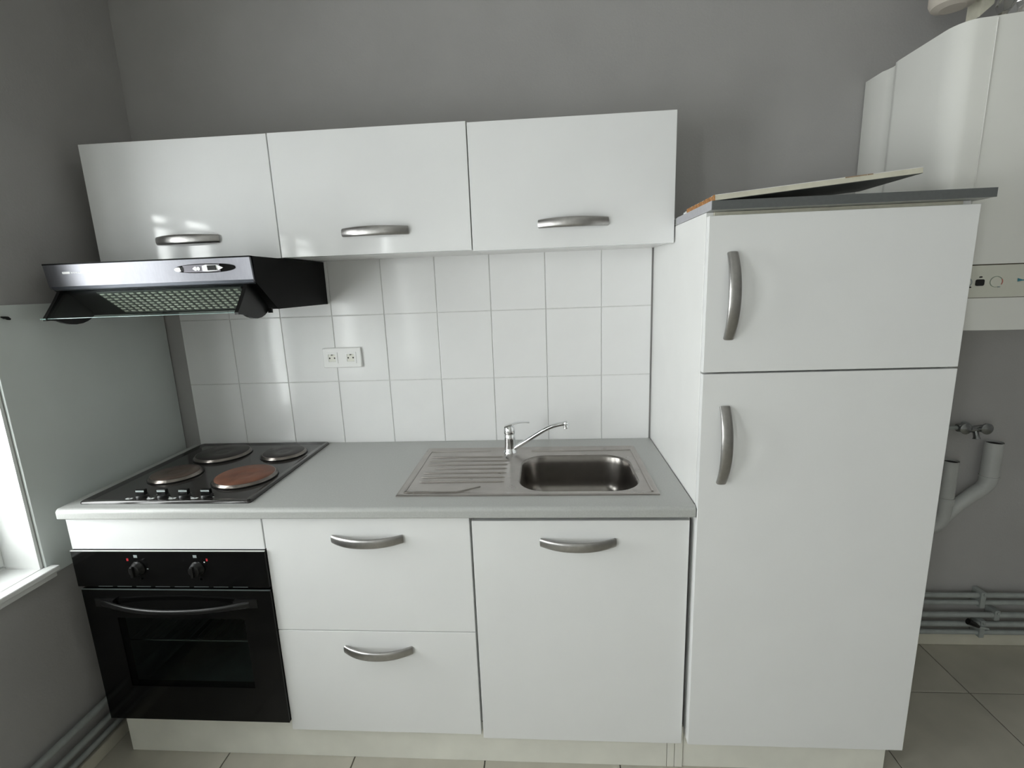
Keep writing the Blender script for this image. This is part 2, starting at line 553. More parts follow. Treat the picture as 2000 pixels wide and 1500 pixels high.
# ------------------------------------------------------------------ tall fridge column
fx0, fx1 = 1.8065, 2.400
col = thing('fridge_column', (2.1, -.3, 0), 'tall white housing for a built-in fridge with two doors', 'cabinet')
MB().box(fx0, fx0 + .018, -.572, -.001, .118, 1.610, .001, 1).build('side_panel', 'carcass', col)
MB().box(fx1 - .018, fx1, -.572, -.001, .118, 1.610, .001, 1).build('side_panel', 'carcass', col)
MB().box(fx0 + .018, fx1 - .018, -.02, -.002, .1, 1.6).build('back_panel', 'carcass', col)
MB().box(fx0 + .018, fx1 - .018, -.570, -.022, .118, .136).build('bottom_panel', 'carcass', col)
MB().box(fx0 + .018, fx1 - .018, -.574, -.022, 1.592, 1.610, .001, 1).build('top_rail', 'cream', col)
MB().box(fx0 + .018, fx1 - .018, -.560, -.022, 1.215, 1.235).build('shelf', 'carcass', col)
FY = -.601
d1 = MB().box(fx0 - .001, fx1, FY, FY + .021, 1.2285, 1.5990, .0012).build('upper_door', 'front', col)
d2 = MB().box(fx0 - .001, fx1, FY, FY + .021, .1270, 1.2240, .0012).build('lower_door', 'front', col)
handle((1.862, FY, 1.4125), d1, True)
handle((1.862, FY, 1.040), d2, True)
MB().box(fx0, fx1 - .012, -.556, -.540, 0.0, .1175).build('plinth', 'plinth', col)
MB().box(fx1 - .030, fx1 - .014, -.540, -.010, 0.0, .1175).build('plinth_return', 'plinth', col)
MB().box(fx0 + .002, fx0 + .018, -.540, -.010, 0.0, .1175).build('plinth_return', 'plinth', col)

tp = thing('top_board', (2.11, -.3, 1.6105), 'grey laminate board with dark front edge capping the fridge column', 'board')
MB().box(1.8065, 2.42, -.612, -.002, 1.6105, 1.6305, .0006, 1).build('slab', 'worktop', tp)
MB().box(1.8065, 2.42, -.6135, -.612, 1.6105, 1.6305).build('edge_band', 'edge_dark', tp)
MB().box(1.8052, 1.8065, -.6135, -.31, 1.6105, 1.6305).build('edge_band', 'edge_pale', tp)

# loose board lying askew on top
lb = thing('loose_board', (1.812, -.5, 1.6308), 'thin cream edged offcut board tilted on top of the fridge column', 'board')
mb = MB()
bp_ = [(0, 0), (.30, 0), (.304, -.003), (.33, -.003), (.336, 0), (.449, 0), (.449, .235), (0, .235)]
BL, BW, BT = .449, .225, .0125
mb.box(1.8135, 1.812 + BL, -.6125, -.6125 + BW, 1.6308, 1.6308 + BT - .001, .0005, 1)
pan = mb.build('panel', 'cream', lb)
lipm = MB().box(1.8135, 1.812 + BL, -.6125, -.6125 + BW, 1.6308 + BT - .001, 1.6308 + BT).build('top_face', 'carcass', lb)
MB().box(1.8140, 1.812 + BL - .0005, -.6120, -.6125 + BW, 1.6302, 1.6308).build('underside', 'edge_dark', lb)  # dark laminate sheet that also paints in the shade under the board
chip = MB()
n = 26
for k in range(n):
    y0 = -.6125 + BW * k / n
    chip.box(1.8122 - random.uniform(0, .0012), 1.8135, y0, y0 + BW / n, 1.6308 + random.uniform(0, .001), 1.6308 + BT - random.uniform(0, .002))
chip.build('chipped_edge', 'chip', lb)
for k, (dx, w_) in enumerate(((.285, .02), (.305, .026), (.332, .012))):
    MB().box(1.812 + dx, 1.812 + dx + w_, -.6129, -.6105, 1.6308 + BT - .0022, 1.6308 + BT + .0004).build('chip_mark', 'chipmark', lb)
lb.rotation_euler = (0, -math.atan(.0375 / .447), 0)
for k, (y, s) in enumerate(((-.378, .010), (-.362, .013), (-.345, .009))):
    cr = MB()
    cr.lathe([(s * .2, 0), (s * .7, s * .15), (s * .8, s * .45), (s * .3, s * .8)], (1.820, y, 1.6305), seg=7)
    o = cr.build('plaster_crumb', 'crumb')
    tag(o, 'white plaster crumb on fridge top, %s' % ['nearest the chipped board edge', 'largest of three', 'nearest the wall cabinet'][k],
        'crumb', 'crumbs on the fridge top')

# ------------------------------------------------------------------ base units
BY = -.580
PL = thing('plinth', (.9, -.56, 0), 'long off-white plinth board under the oven and drawers', 'plinth')
MB().box(.031, 1.757, -.560, -.545, .0, .1455, .0008, 1).build('board', 'plinth', PL)
p2 = MB().box(1.7585, 1.7795, -.560, -.545, .0, .1455, .0008, 1).build('plinth_filler', 'plinth')
tag(p2, 'narrow plinth filler strip right of the long plinth board', 'plinth', 'plinth filler strips')
p3 = MB().box(1.781, 1.8045, -.560, -.545, .0, .1455, .0008, 1).build('plinth_filler', 'plinth')
tag(p3, 'narrow plinth filler strip touching the fridge column base', 'plinth', 'plinth filler strips')


def carcass(e, x0, x1, ztop):
    MB().box(x0, x0 + .016, -.558, -.008, .146, ztop).build('side_panel', 'carcass', e)
    MB().box(x1 - .016, x1, -.558, -.008, .146, ztop).build('side_panel', 'carcass', e)
    MB().box(x0 + .016, x1 - .016, -.558, -.008, .146, .162).build('bottom_panel', 'carcass', e)
    MB().box(x0 + .016, x1 - .016, -.014, -.008, .162, ztop).build('back_panel', 'carcass', e)


oc = thing('oven_cabinet', (.3, -.3, .146), 'white housing with plain filler front above the black oven', 'cabinet')
carcass(oc, .004, .6, .836)
MB().box(.003, .598, BY, BY + .018, .7365, .834, .001).build('filler_front', 'front', oc)

dc = thing('drawer_cabinet', (.9, -.3, .146), 'white base cabinet with two wide drawers', 'cabinet')
carcass(dc, .601, 1.199, .836)
a = MB().box(.602, 1.197, BY, BY + .018, .4740, .834, .0012).build('drawer', 'front', dc)
handle((.904, BY, .770), a)
a = MB().box(.602, 1.197, BY, BY + .018, .1190, .4715, .0012).build('drawer', 'front', dc)
handle((.904, BY, .412), a)

sc = thing('sink_cabinet', (1.5, -.3, .146), 'white base cabinet with one door under the sink', 'cabinet')
carcass(sc, 1.2, 1.80, .826)
a = MB().box(1.2035, 1.7935, BY - .001, BY + .017, .1075, .8235, .0012).build('door', 'front', sc)
handle((1.495, BY - .001, .760), a)

# worktop (post-formed nose), cut out for the sink bowl
ZT, ZB_, WY = .8705, .8385, -.598
wt = thing('worktop', (.9, -.3, ZB_), 'long grey laminate worktop with rounded front edge', 'worktop')
w = MB()
prof = [(-.512, ZB_)]
prof += [(WY + .004, ZB_), (WY, ZB_ + .004)]
for k in range(9):
    a_ = PI - PI / 2 * k / 8
    prof.append((WY + .012 + .012 * math.cos(a_), ZT - .012 + .012 * math.sin(a_)))
prof += [(-.512, ZT)]
wx0, wx1 = -.003, 1.803
w.prism(prof, 0, wx0, wx1)
w.box(wx0, 1.305, -.512, -.009, ZB_, ZT)
w.box(1.705, wx1, -.512, -.009, ZB_, ZT)
w.box(1.305, 1.705, -.175, -.009, ZB_, ZT)
w.build('slab', 'worktop', wt)
MB().box(1.803, 1.8048, WY, -.575, ZB_ + .002, ZT - .006).build('end_strip', 'edge_dark', wt)

# ------------------------------------------------------------------ hob
hb = thing('electric_hob', (.3, -.29, ZT), 'black enamel electric hob with four solid hotplates', 'hob')
hx0, hx1, hy0, hy1 = .037, .562, -.562, -.022
pl = MB()
z_ = ZT
lo = []
for off, z in ((0, z_), (0, z_ + .005), (.003, z_ + .0085), (.010, z_ + .0085), (.022, z_ + .0045), (.026, z_ + .0045)):
    lo.append([(x, y, z) for x, y in rrect(hx0 + off, hx1 - off, hy0 + off, hy1 - off, max(.004, .008 - off * .2), 4)])
pl.loft(lo, cap0=True, cap1=True, smooth=True)
pl.build('plate', 'hob', hb)
plates = [((.178, -.352), .0725, 'iron_brown', 'brownish hotplate'), ((.436, -.378), .090, 'iron_rust', 'rusty brown hotplate'),
          ((.209, -.150), .090, 'iron_dark', 'dark hotplate'), ((.445, -.152), .0725, 'iron_dark', 'dark hotplate')]
for (cx, cy), r, m_, lab in plates:
    h = MB().lathe([(r - .001, .006), (r - .001, .0155), (r - .004, .0178), (r * .36, .0172), (r * .30, .0160), (r * .26, .0163), (r * .05, .0163)], (cx, cy, z_), seg=56).build('hotplate', m_, hb)
    h['label'] = lab
    MB().lathe([(r + .006, .0060), (r + .006, .0075), (r + .003, .0120), (r + .001, .0155), (r - .0018, .0158), (r - .0018, .0060)], (cx, cy, z_), seg=56, cap=False).build('trim_ring', 'ring', h)
    MB().lathe([(r + .0085, .0060), (r + .0085, .0072), (r + .005, .0080), (r + .005, .0060)], (cx, cy, z_), seg=56, cap=False).build('base_ring', 'blackplastic', h)
for kx in (.200, .267, .335, .404):
    k_ = MB().lathe([(.0180, .0045), (.0175, .010), (.0155, .0125), (.001, .0130)], (kx, -.520, z_), seg=24).build('knob', 'blackplastic', hb)
    MB().box(kx - .0140, kx + .0140, -.526, -.514, z_ + .0120, z_ + .0290, .002).build('grip', 'black', k_)
    MB().box(kx - .0130, kx + .0130, -.5266, -.5258, z_ + .0215, z_ + .0265).build('grip_glint', 'greyprint', k_)  # pale strip paints the light caught on the grip front
    mk = MB()
    zz = z_ + .0047
    ox = kx - .040
    for q in range(2):
        for s_ in range(2):
            mk.box(ox + q * .0120, ox + q * .0120 + .0085, -.5500 + s_ * .0125, -.5420 + s_ * .0125, zz, zz + .0002)
    mk.box(ox + .005, ox + .015, -.5440, -.5350, zz, zz + .0002)
    mk.build('hotplate_symbol', 'print', hb)
    MB().box(kx + .021, kx + .0260, -.5270, -.5240, zz, zz + .0002).build('scale_mark', 'print', hb)

# ------------------------------------------------------------------ sink and tap
sk = thing('sink', (1.35, -.31, ZT), 'stainless steel inset sink with ribbed drainer on the left', 'sink')
sx0, sx1, sy0, sy1 = .977, 1.727, -.524, -.106
bx0, bx1, by0, by1, br = 1.328, 1.688, -.500, -.196, .085
NB = 24
inner = rrect(bx0, bx1, by0, by1, br, NB)
cx_, cy_ = (bx0 + bx1) / 2, (by0 + by1) / 2


def ray_rect(p, x0, x1, y0, y1):
    dx, dy = p[0] - cx_, p[1] - cy_
    t = 1e9
    if dx > 1e-9: t = min(t, (x1 - cx_) / dx)
    if dx < -1e-9: t = min(t, (x0 - cx_) / dx)
    if dy > 1e-9: t = min(t, (y1 - cy_) / dy)
    if dy < -1e-9: t = min(t, (y0 - cy_) / dy)
    return (cx_ + dx * t, cy_ + dy * t)


# outer loop with extra points for exact corners
ang = [math.atan2(p[1] - cy_, p[0] - cx_) for p in inner]
deck = MB()


def ring(off, z):
    out = [ray_rect(p, sx0 + off, sx1 - off, sy0 + off, sy1 - off) for p in inner]
    for c in ((sx0 + off, sy0 + off), (sx1 - off, sy0 + off), (sx1 - off, sy1 - off), (sx0 + off, sy1 - off)):
        j = min(range(len(out)), key=lambda i: (out[i][0] - c[0]) ** 2 + (out[i][1] - c[1]) ** 2)
        out[j] = c
    return [(x, y, z) for x, y in out]


loops = [ring(0, ZT), ring(0, ZT + .0035), ring(.002, ZT + .0048), ring(.009, ZT + .0048), ring(.013, ZT + .0030)]
base = ring(.013, ZT + .0030)
for f_ in (.35, .7, .97):
    loops.append([(b[0] + (i[0] - b[0]) * f_, b[1] + (i[1] - b[1]) * f_, ZT + .0030) for b, i in zip(base, inner)])
loops.append([(i[0], i[1], ZT + .0026) for i in inner])
deck.loft(loops, cap0=False, cap1=False, smooth=True)
deck.build('deck', 'steel', sk)
bowl = MB()
bl_ = []
D, FR = .135, .055
for off, z in [(0, .0026), (.003, .0010), (.0055, -.004)] + [(.006 + .010 * t, -.004 - (D - FR) * t) for t in (.25, .5, .75, 1)] + \
        [(.016 + FR * (1 - math.cos(a)), -.004 - (D - FR) - FR * math.sin(a)) for a in [PI / 2 * k / 8 for k in range(1, 9)]]:
    bl_.append([(x, y, ZT + z) for x, y in rrect(bx0 + off, bx1 - off, by0 + off, by1 - off, max(br - off * .8, .02), NB)])
bowl.loft(bl_, cap0=False, cap1=True, smooth=True)
bo = bowl.build('bowl', 'bowl', sk)
MB().lathe([(.034, 0), (.034, .002), (.030, .003), (.022, .0015), (.004, .0012)], (cx_, cy_ + .03, ZT - .004 - D), seg=28).build('drain', 'steel', bo)
for k in range(7):
    y = -.205 - .0365 * k
    xa, xb = 1.008 + .002 * k, 1.285 - (.02 if k == 0 else 0)
    if k == 3:
        xa = 1.045
    MB().tube([(xa, y, ZT + .0025), (xa + .01, y, ZT + .0034), (xb - .01, y, ZT + .0034), (xb, y, ZT + .0025)], [.001, .0032, .0032, .001], 10).build('drainer_rib', 'steel', sk)
# pressed outline round the drainer
pts = [(1.215, -.146), (.997, -.146), (.997, -.500), (1.150, -.500), (1.215, -.462)]
MB().tube([(x, y, ZT + .0024) for x, y in pts], .0036, 8).build('drainer_border', 'steel', sk)
pts = [(1.36, -.150), (1.708, -.150), (1.710, -.505)]
MB().tube([(x, y, ZT + .0024) for x, y in pts], .0036, 8).build('bowl_border', 'steel', sk)

fc = thing('kitchen_tap', (1.285, -.165, ZT + .003), 'chrome single lever kitchen tap with long rising spout', 'tap')
TXc, TYc = 1.284, -.160
MB().lathe([(.025, .0), (.025, .004), (.0225, .008), (.0205, .020), (.0195, .050), (.0195, .066), (.0185, .068), (.0185, .070), (.0205, .072), (.0205, .082), (.0190, .094), (.013, .101), (.002, .104)], (TXc, TYc, ZT + .003), seg=36).build('tap_body', 'chrome', fc)
lv = MB()
ll = []
for x, z, hw, ht in ((-.016, .094, .012, .007), (.0, .101, .014, .006), (.018, .1075, .013, .0045), (.038, .1115, .011, .003), (.058, .1125, .010, .0025), (.069, .1115, .009, .0035), (.072, .111, .006, .003)):
    ll.append([(TXc + x, TYc - .003 + hw * math.cos(a), ZT + .003 + z + ht * math.sin(a)) for a in [2 * PI * k / 14 for k in range(14)]])
lv.loft(ll).build('lever', 'chrome', fc)
path = []
P0, P1, P2, P3 = Vector((TXc + .008, TYc - .004, ZT + .014)), Vector((1.395, -.180, ZT + .083)), Vector((1.435, -.186, ZT + .112)), Vector((1.487, -.190, ZT + .115))
for k in range(8):
    path.append(P0.lerp(P1, k / 8))
for k in range(13):
    t = k / 12
    path.append(P1 * (1 - t) ** 2 + P2 * 2 * t * (1 - t) + P3 * t * t)
sp = MB().tube(path, [.0078] * 19 + [.0088, .0098], 18).build('spout', 'chrome', fc)
MB().lathe([(.0085, .012), (.0095, .006), (.0095, -.010), (.0075, -.011)], (1.4815, -.190, ZT + .108), seg=20).build('aerator', 'chrome', sp)

# ------------------------------------------------------------------ oven
ov = thing('oven', (.305, -.3, .150), 'black built-in electric oven with dark glass door', 'oven')
cp = MB().box(.0035, .6005, -.589, -.560, .6185, .7355, .002).build('control_panel', 'black', ov)
MB().box(.0035, .6005, -.5895, -.585, .7342, .7362).build('top_trim', 'silverplastic', cp)
for k in range(8):
    MB().box(.07 + .06 * k, .115 + .06 * k, -.5893, -.5885, .6195, .6215).build('vent_slot', 'ovendark', cp)
dx0, dx1, dz0, dz1 = .012, .6005, .153, .6105
wx0_, wx1_, wz0, wz1 = .108, .508, .275, .515
dr = MB()
for b in ((dx0, dx1, wz1, dz1), (dx0, dx1, dz0, wz0), (dx0, wx0_, wz0, wz1), (wx1_, dx1, wz0, wz1)):
    dr.box(b[0], b[1], -.589, -.564, b[2], b[3])
door = dr.build('oven_door', 'black', ov)
MB().box(dx0, dx1, -.5897, -.586, .6088, .6108).build('top_trim', 'ovendark', door)
MB().box(wx0_, wx1_, -.5868, -.5836, wz0, wz1).build('window_pane', 'ovenglass', door)
oh = MB()
lo = []
for i in range(25):
    t = -1 + i / 12
    x = .302 + .232 * t
    bow = (1 - abs(t) ** 2.2)
    y = -.5895 - .034 * bow
    z = .566 - .006 * bow
    hh = .0075 + .004 * abs(t) ** 3
    lo.append([(x, min(y + .006 * math.cos(a), -.5892), z + hh * math.sin(a)) for a in [2 * PI * k / 14 for k in range(14)]])
oh.loft(lo)
oh.build('door_handle', 'blackplastic', door)
for sgn in (-1, 1):
    x = .302 + sgn * .232
    MB().prism([(x - sgn * .045, -.600), (x + sgn * .022, -.590), (x + sgn * .022, -.589), (x - sgn * .045, -.589)], 2, .553, .580).build('handle_mount', 'blackplastic', door)
# cavity and rack
cv = MB()
cv.box(.06, .075, -.560, -.09, .20, .59)
cv.box(.53, .545, -.560, -.09, .20, .59)
cv.box(.075, .53, -.105, -.09, .20, .59)
cv.box(.075, .53, -.560, -.105, .20, .215)
cv.box(.075, .53, -.560, -.105, .575, .59)
cv.build('cavity', 'ovendark', ov)
rk = MB()
rk.tube([(.078, -.545, .405), (.527, -.545, .405)], .0035, 8)
rk.tube([(.078, -.13, .405), (.527, -.13, .405)], .0035, 8)
for k in range(21):
    x = .09 + .0212 * k
    rk.tube([(x, -.545, .405), (x, -.13, .405)], .0016, 6)
rk.build('wire_rack', 'chrome', ov)
for kx, lab in ((.207, 'l'), (.390, 'r')):
    kn = MB().lathe([(.0215, -.589), (.0215, -.592), (.0195, -.594), (.0165, -.606), (.014, -.6075), (.002, -.608)], (kx, 0, .680), axis=1, seg=32).build('knob', 'blackplastic', ov)
    MB().lathe([(.0235, -.589), (.0235, -.5905), (.0215, -.5912)], (kx, 0, .680), axis=1, seg=32, cap=False).build('knob_ring', 'black', kn)
    gp = MB().box(kx - .004, kx + .004, -.615, -.606, .664, .697, .0015).build('grip', 'blackplastic', kn)
    sy = MB()
    sy.box(kx - .007, kx + .004, -.5896, -.589, .7145, .7230)
    sy.build('function_symbol', 'greyprint', ov)
    MB().lathe([(.0035, -.5896), (.0002, -.5896)], (kx + .006, 0, .646), axis=1, seg=12).build('index_dot', 'greyprint', ov)
MB().box(.176, .182, -.5896, -.589, .704, .712).build('indicator_light', 'red', ov)
MB().box(.421, .426, -.5896, -.589, .704, .712).build('indicator_light', 'red', ov)
MB().box(.234, .239, -.5896, -.589, .677, .680).build('scale_mark', 'greyprint', ov)
MB().box(.413, .4165, -.5896, -.589, .699, .702).build('scale_mark', 'print', ov)

# ------------------------------------------------------------------ cooker hood
hd = thing('cooker_hood', (.3, -.24, 1.40), 'black and silver cooker hood with glass visor over the hob', 'hood')
hx0, hx1 = -.004, .609
ZH = 1.5635
yf0, yf1 = -.478, -.470        # front face top / bottom
side = [(-.470, ZH), (-.008, ZH), (-.008, 1.412), (-.360, 1.412), (-.458, 1.490), (-.464, 1.494)]
hbody = MB()
hbody.prism(side, 0, hx0, hx0 + .003)
hbody.prism(side, 0, hx1 - .003, hx1)
hbody.box(hx0 + .003, hx1 - .003, -.470, -.008, ZH - .003, ZH)
hbody.box(hx0 + .003, hx1 - .003, -.011, -.008, 1.412, ZH - .003)
hbody.box(hx0 + .003, hx1 - .003, -.350, -.011, 1.412, 1.415)
hbody.build('body', 'hoodblack', hd)
fp = MB().prism([(yf0, ZH), (yf1 - .0005, 1.500), (yf1 + .004, 1.4925), (-.462, 1.4925), (-.462, ZH)], 0, hx0, hx1).build('front_panel', 'hoodmetal', hd)
MB().box(hx0, hx1, yf0 - .0006, -.462, ZH - .0035, ZH + .0004).build('top_lip', 'hoodblack', fp)
MB().prism([(yf1 - .001, 1.4995), (yf1 + .0035, 1.4915), (yf1 + .012, 1.4880), (yf1 + .012, 1.4915)], 0, hx0 + .006, hx1 - .002).build('lower_lip', 'hoodlip', fp)


def front_y(z):
    return yf0 + (ZH - z) / (ZH - 1.5) * (yf1 - yf0)


def front_plate(pts, th, inset=0.0):
    """outline (x,z) laid on the sloping hood front"""
    mb = MB()
    return mb.loft([[(x, front_y(z) - inset, z) for x, z in pts], [(x, front_y(z) - inset - th, z) for x, z in pts]], smooth=False)


def ell(cx, cz, a, b, n=36, p=1.0):
    return [(cx + a * math.copysign(abs(math.cos(t)) ** p, math.cos(t)), cz + b * math.copysign(abs(math.sin(t)) ** p, math.sin(t))) for t in [2 * PI * k / n for k in range(n)]]


cpn = front_plate(ell(.476, 1.5345, .089, .0125, p=.85), .0015).build('control_oval', 'black', hd)
front_plate([(.413, 1.5255), (.413, 1.5435), (.470, 1.5450), (.520, 1.5445), (.520, 1.5250), (.470, 1.5242)], .0012, .0015).build('switch_plate', 'violet', cpn)
front_plate(ell(.398, 1.5335, .012, .006, 20), .001, .0015).build('lamp_cover', 'silverplastic', cpn)
front_plate([(.406, 1.5290), (.414, 1.5285), (.414, 1.5405), (.404, 1.5395)], .0016, .0018).build('light_switch', 'dark_hole', cpn)
front_plate([(.441, 1.5340), (.448, 1.5285), (.453, 1.5285), (.453, 1.5395), (.448, 1.5395)], .0012, .003).build('badge', 'palelogo', cpn)
front_plate(ell(.4585, 1.5338, .0052, .0052, 18), .0012, .003).build('badge', 'silverplastic', cpn)
front_plate([(.469, 1.5270), (.482, 1.5255), (.512, 1.5268), (.514, 1.5425), (.482, 1.5440), (.470, 1.5410)], .0012, .0028).build('speed_plate', 'silverplastic', cpn)
front_plate([(.486, 1.5285), (.510, 1.5285), (.510, 1.5415), (.486, 1.5415)], .0022, .0038).build('speed_slider', 'dark_hole', cpn)
front_plate([(.514, 1.5275), (.5305, 1.5345), (.514, 1.5420)], .0012, .0028).build('fan_badge', 'palelogo', cpn)
lg = front_plate(rrect(.049, .073, 1.5345, 1.5405, .0025, 4), .0004).build('maker_badge', 'palelogo', hd)
lt = MB()
for k in range(9):
    x = .0765 + .0066 * k
    pt = [(x, 1.5355), (x + .0048, 1.5355), (x + .0048, 1.5385), (x, 1.5385)]
    lt.loft([[(a, front_y(b) - .0001, b) for a, b in pt], [(a, front_y(b) - .0004, b) for a, b in pt]], smooth=False)
lt.build('maker_lettering', 'palelogo', hd)
# sloping underside with slotted filter
ya, za, yb, zb = -.456, 1.4865, -.352, 1.4145


def up_(x, t, off=0.0):
    ny, nz = -(za - zb), -(yb - ya)
    l = math.hypot(ny, nz)
    return (x, ya + (yb - ya) * t + off * ny / l, za + (zb - za) * t + off * nz / l)


us = MB()
us.loft([[up_(hx0 + .004, 0), up_(hx1 - .004, 0), up_(hx1 - .004, 1), up_(hx0 + .004, 1)],
         [up_(hx0 + .004, 0, -.004), up_(hx1 - .004, 0, -.004), up_(hx1 - .004, 1, -.004), up_(hx0 + .004, 1, -.004)]], smooth=False)
us.build('underside', 'hoodblack', hd)
fl = MB()
fl.loft([[up_(.118, .06, .0005), up_(.556, .06, .0005), up_(.556, .93, .0005), up_(.118, .93, .0005)],
         [up_(.118, .06, .004), up_(.556, .06, .004), up_(.556, .93, .004), up_(.118, .93, .004)]], smooth=False)
flt = fl.build('grease_filter', 'filterdark', hd)
slot0 = None
for r_ in range(8):
    for k in range(19):
        x = .124 + .0226 * k
        t = .105 + .1015 * r_
        if slot0 is None:
            s = MB()
            s.loft([[up_(x, t, .0042), up_(x + .0135, t, .0042), up_(x + .0135, t + .050, .0042), up_(x, t + .050, .0042)],
                    [up_(x + .001, t + .006, .0058), up_(x + .0125, t + .006, .0058), up_(x + .0125, t + .044, .0058), up_(x + .001, t + .044, .0058)]], smooth=False)
            o0 = up_(x, t, .0042)
            slot0 = s.build('filter_louvre', 'filter', flt, origin=o0)
        else:
            copy_part(slot0, up_(x, t, .0042), flt)
# glass visor with its black side brackets
vt, vb = Vector((0, -.459, 1.4885)), Vector((0, -.522, 1.4125))
vd = (vb - vt).normalized()
vn = Vector((0, -vd.z, vd.y))
vg = MB()
vl, vr = .026, .574
c0, c1 = vt, vb
vg.loft([[(vl, c0.y, c0.z), (vr, c0.y, c0.z), (vr, c1.y, c1.z), (vl, c1.y, c1.z)],
         [(vl, c0.y + vn.y * .004, c0.z + vn.z * .004), (vr, c0.y + vn.y * .004, c0.z + vn.z * .004),
          (vr, c1.y + vn.y * .004, c1.z + vn.z * .004), (vl, c1.y + vn.y * .004, c1.z + vn.z * .004)]], smooth=False)
vis = vg.build('visor', 'visor', hd)
MB().box(vl, vr, vb.y - .001, vb.y + .0042, vb.z - .0018, vb.z - .0002).build('visor_edge', 'visoredge', vis)
br_ = [(-.468, 1.4860), (-.488, 1.459), (-.516, 1.425), (-.527, 1.4125), (-.526, 1.4060), (-.506, 1.4060), (-.490, 1.4030),
       (-.476, 1.3965), (-.458, 1.3915), (-.438, 1.3895), (-.416, 1.3915), (-.398, 1.3970), (-.384, 1.4040), (-.372, 1.4135), (-.378, 1.4260), (-.452, 1.4860)]
for x0, x1 in ((.014, .024), (.576, .587)):
    MB().prism(br_, 0, x0, x1).build('visor_bracket', 'blackplastic', hd)
MB().box(.008, .024, -.5275, -.521, 1.4095, 1.4130).build('visor_end_cap', 'visoredge', hd)
MB().box(.588, .600, -.382, -.376, 1.402, 1.416).build('hinge_pin', 'blackplastic', hd)
# duct collar up the back of the hood, hidden inside the cabinet, is not built

# ------------------------------------------------------------------ double socket
so = thing('double_socket', (.6445, -.008, 1.17), 'white double wall socket on the tiles', 'socket')
pts = rrect(.5695, .7200, 1.1710, 1.2470, .006, 5)
pts_in = rrect(.5725, .7170, 1.1740, 1.2440, .004, 5)
sp_ = MB()
sp_.loft([[(x, -.0072, z) for x, z in pts], [(x, -.0150, z) for x, z in pts], [(x, -.0168, z) for x, z in pts_in]], smooth=False)
sp_.build('plate', 'white_plastic', so)
for cx in (.6065, .6790):
    ins = MB()
    sq = rrect(cx - .0215, cx + .0215, 1.1870, 1.2300, .0015, 7)
    r = .0192
    circ = [(cx + r * math.cos(math.atan2(z - 1.2085, x - cx)), 1.2085 + r * math.sin(math.atan2(z - 1.2085, x - cx))) for x, z in sq]
    ins.loft([[(x, -.0166, z) for x, z in sq], [(x, -.0186, z) for x, z in sq], [(x, -.0186, z) for x, z in circ],
              [(cx + (x - cx) * .96, -.0172, 1.2085 + (z - 1.2085) * .96) for x, z in circ]], cap0=False, cap1=False, smooth=False)
    insert = ins.build('socket_insert', 'white_plastic', so)
    MB().lathe([(.0188, -.0188), (.0180, -.0172), (.0002, -.0171)], (cx, 0, 1.2085), axis=1, seg=32, cap=False).build('well', 'plinth', insert)
    for px in (-.0095, .0095):
        MB().lathe([(.0030, -.0174), (.0001, -.01745)], (cx + px, 0, 1.2085), axis=1, seg=12).build('pin_hole', 'dark_hole', insert)
    MB().lathe([(.0026, -.0171), (.0026, -.0225), (.0015, -.0235), (.0001, -.0237)], (cx, 0, 1.2205), axis=1, seg=12).build('earth_pin', 'nickel', insert)

# ------------------------------------------------------------------ boiler
bo_ = thing('wall_boiler', (2.72, -.2, 1.29), 'white wall-hung gas boiler beyond the fridge column', 'boiler')
bxl, bxr, bz0, bz1 = 2.462, 2.975, 1.292, 2.057


def boiler_outline(inset=0.0):
    half = [(bxl + .006, -.004), (bxl + .006, -.085), (bxl + .012, -.100), (bxl + .016, -.118), (bxl + .014, -.138), (bxl + .002, -.150), (bxl, -.165), (bxl, -.335)]
    for k in range(1, 8):
        a = PI / 2 * k / 8
        half.append((bxl + .045 - .045 * math.cos(a), -.335 - .062 * math.sin(a)))
    half += [(bxl + .060, -.400), (bxl + .115, -.413), (bxl + .185, -.422)]
    m = (bxl + bxr) / 2
    half.append((m, -.425))
    full = half + [(2 * m - x, y) for x, y in reversed(half[:-1])]
    return [(m + (x - m) * (1 - inset), y * (1 - inset)) for x, y in full]


def boiler_slab(z0, z1, name, m_, inset=0.0, grow=0.0):
    o = boiler_outline(inset)
    mb = MB()
    mb.loft([[(x, y, z0) for x, y in o], [(x, y, z1) for x, y in o]], smooth=True)
    return mb.build(name, m_, bo_)


boiler_slab(1.4665, bz1, 'casing', 'boiler')
boiler_slab(1.4635, 1.4665, 'upper_seam', 'seam', .012)
cps = boiler_slab(1.3795, 1.4635, 'control_strip', 'boiler_strip', .004)
boiler_slab(1.3780, 1.3795, 'lower_seam', 'seam', .010)
boiler_slab(bz0, 1.3780, 'lower_cover', 'boiler', .003)


def by_(x):
    o = boiler_outline(.004)
    best = -.42
    for p, q in zip(o, o[1:]):
        if p[1] < -.39 and q[1] < -.38 and p[0] <= x <= q[0] and q[0] > p[0]:
            best = p[1] + (q[1] - p[1]) * (x - p[0]) / (q[0] - p[0])
    return best


def on_boiler(pts, name, m_, th=.0012):
    mb = MB()
    mb.loft([[(x, by_(x) + .001, z) for x, z in pts], [(x, by_(x) - th, z) for x, z in pts]], smooth=False)
    return mb.build(name, m_, cps)


on_boiler(rrect(2.5660, 2.5840, 1.4105, 1.4275, .004, 4), 'black_button', 'dark_hole', .003)
on_boiler(ell(2.5760, 1.4335, .0035, .0020, 14), 'indicator', 'dark_hole')
on_boiler(ell(2.5560, 1.4075, .0025, .0018, 12), 'indicator', 'dark_hole')


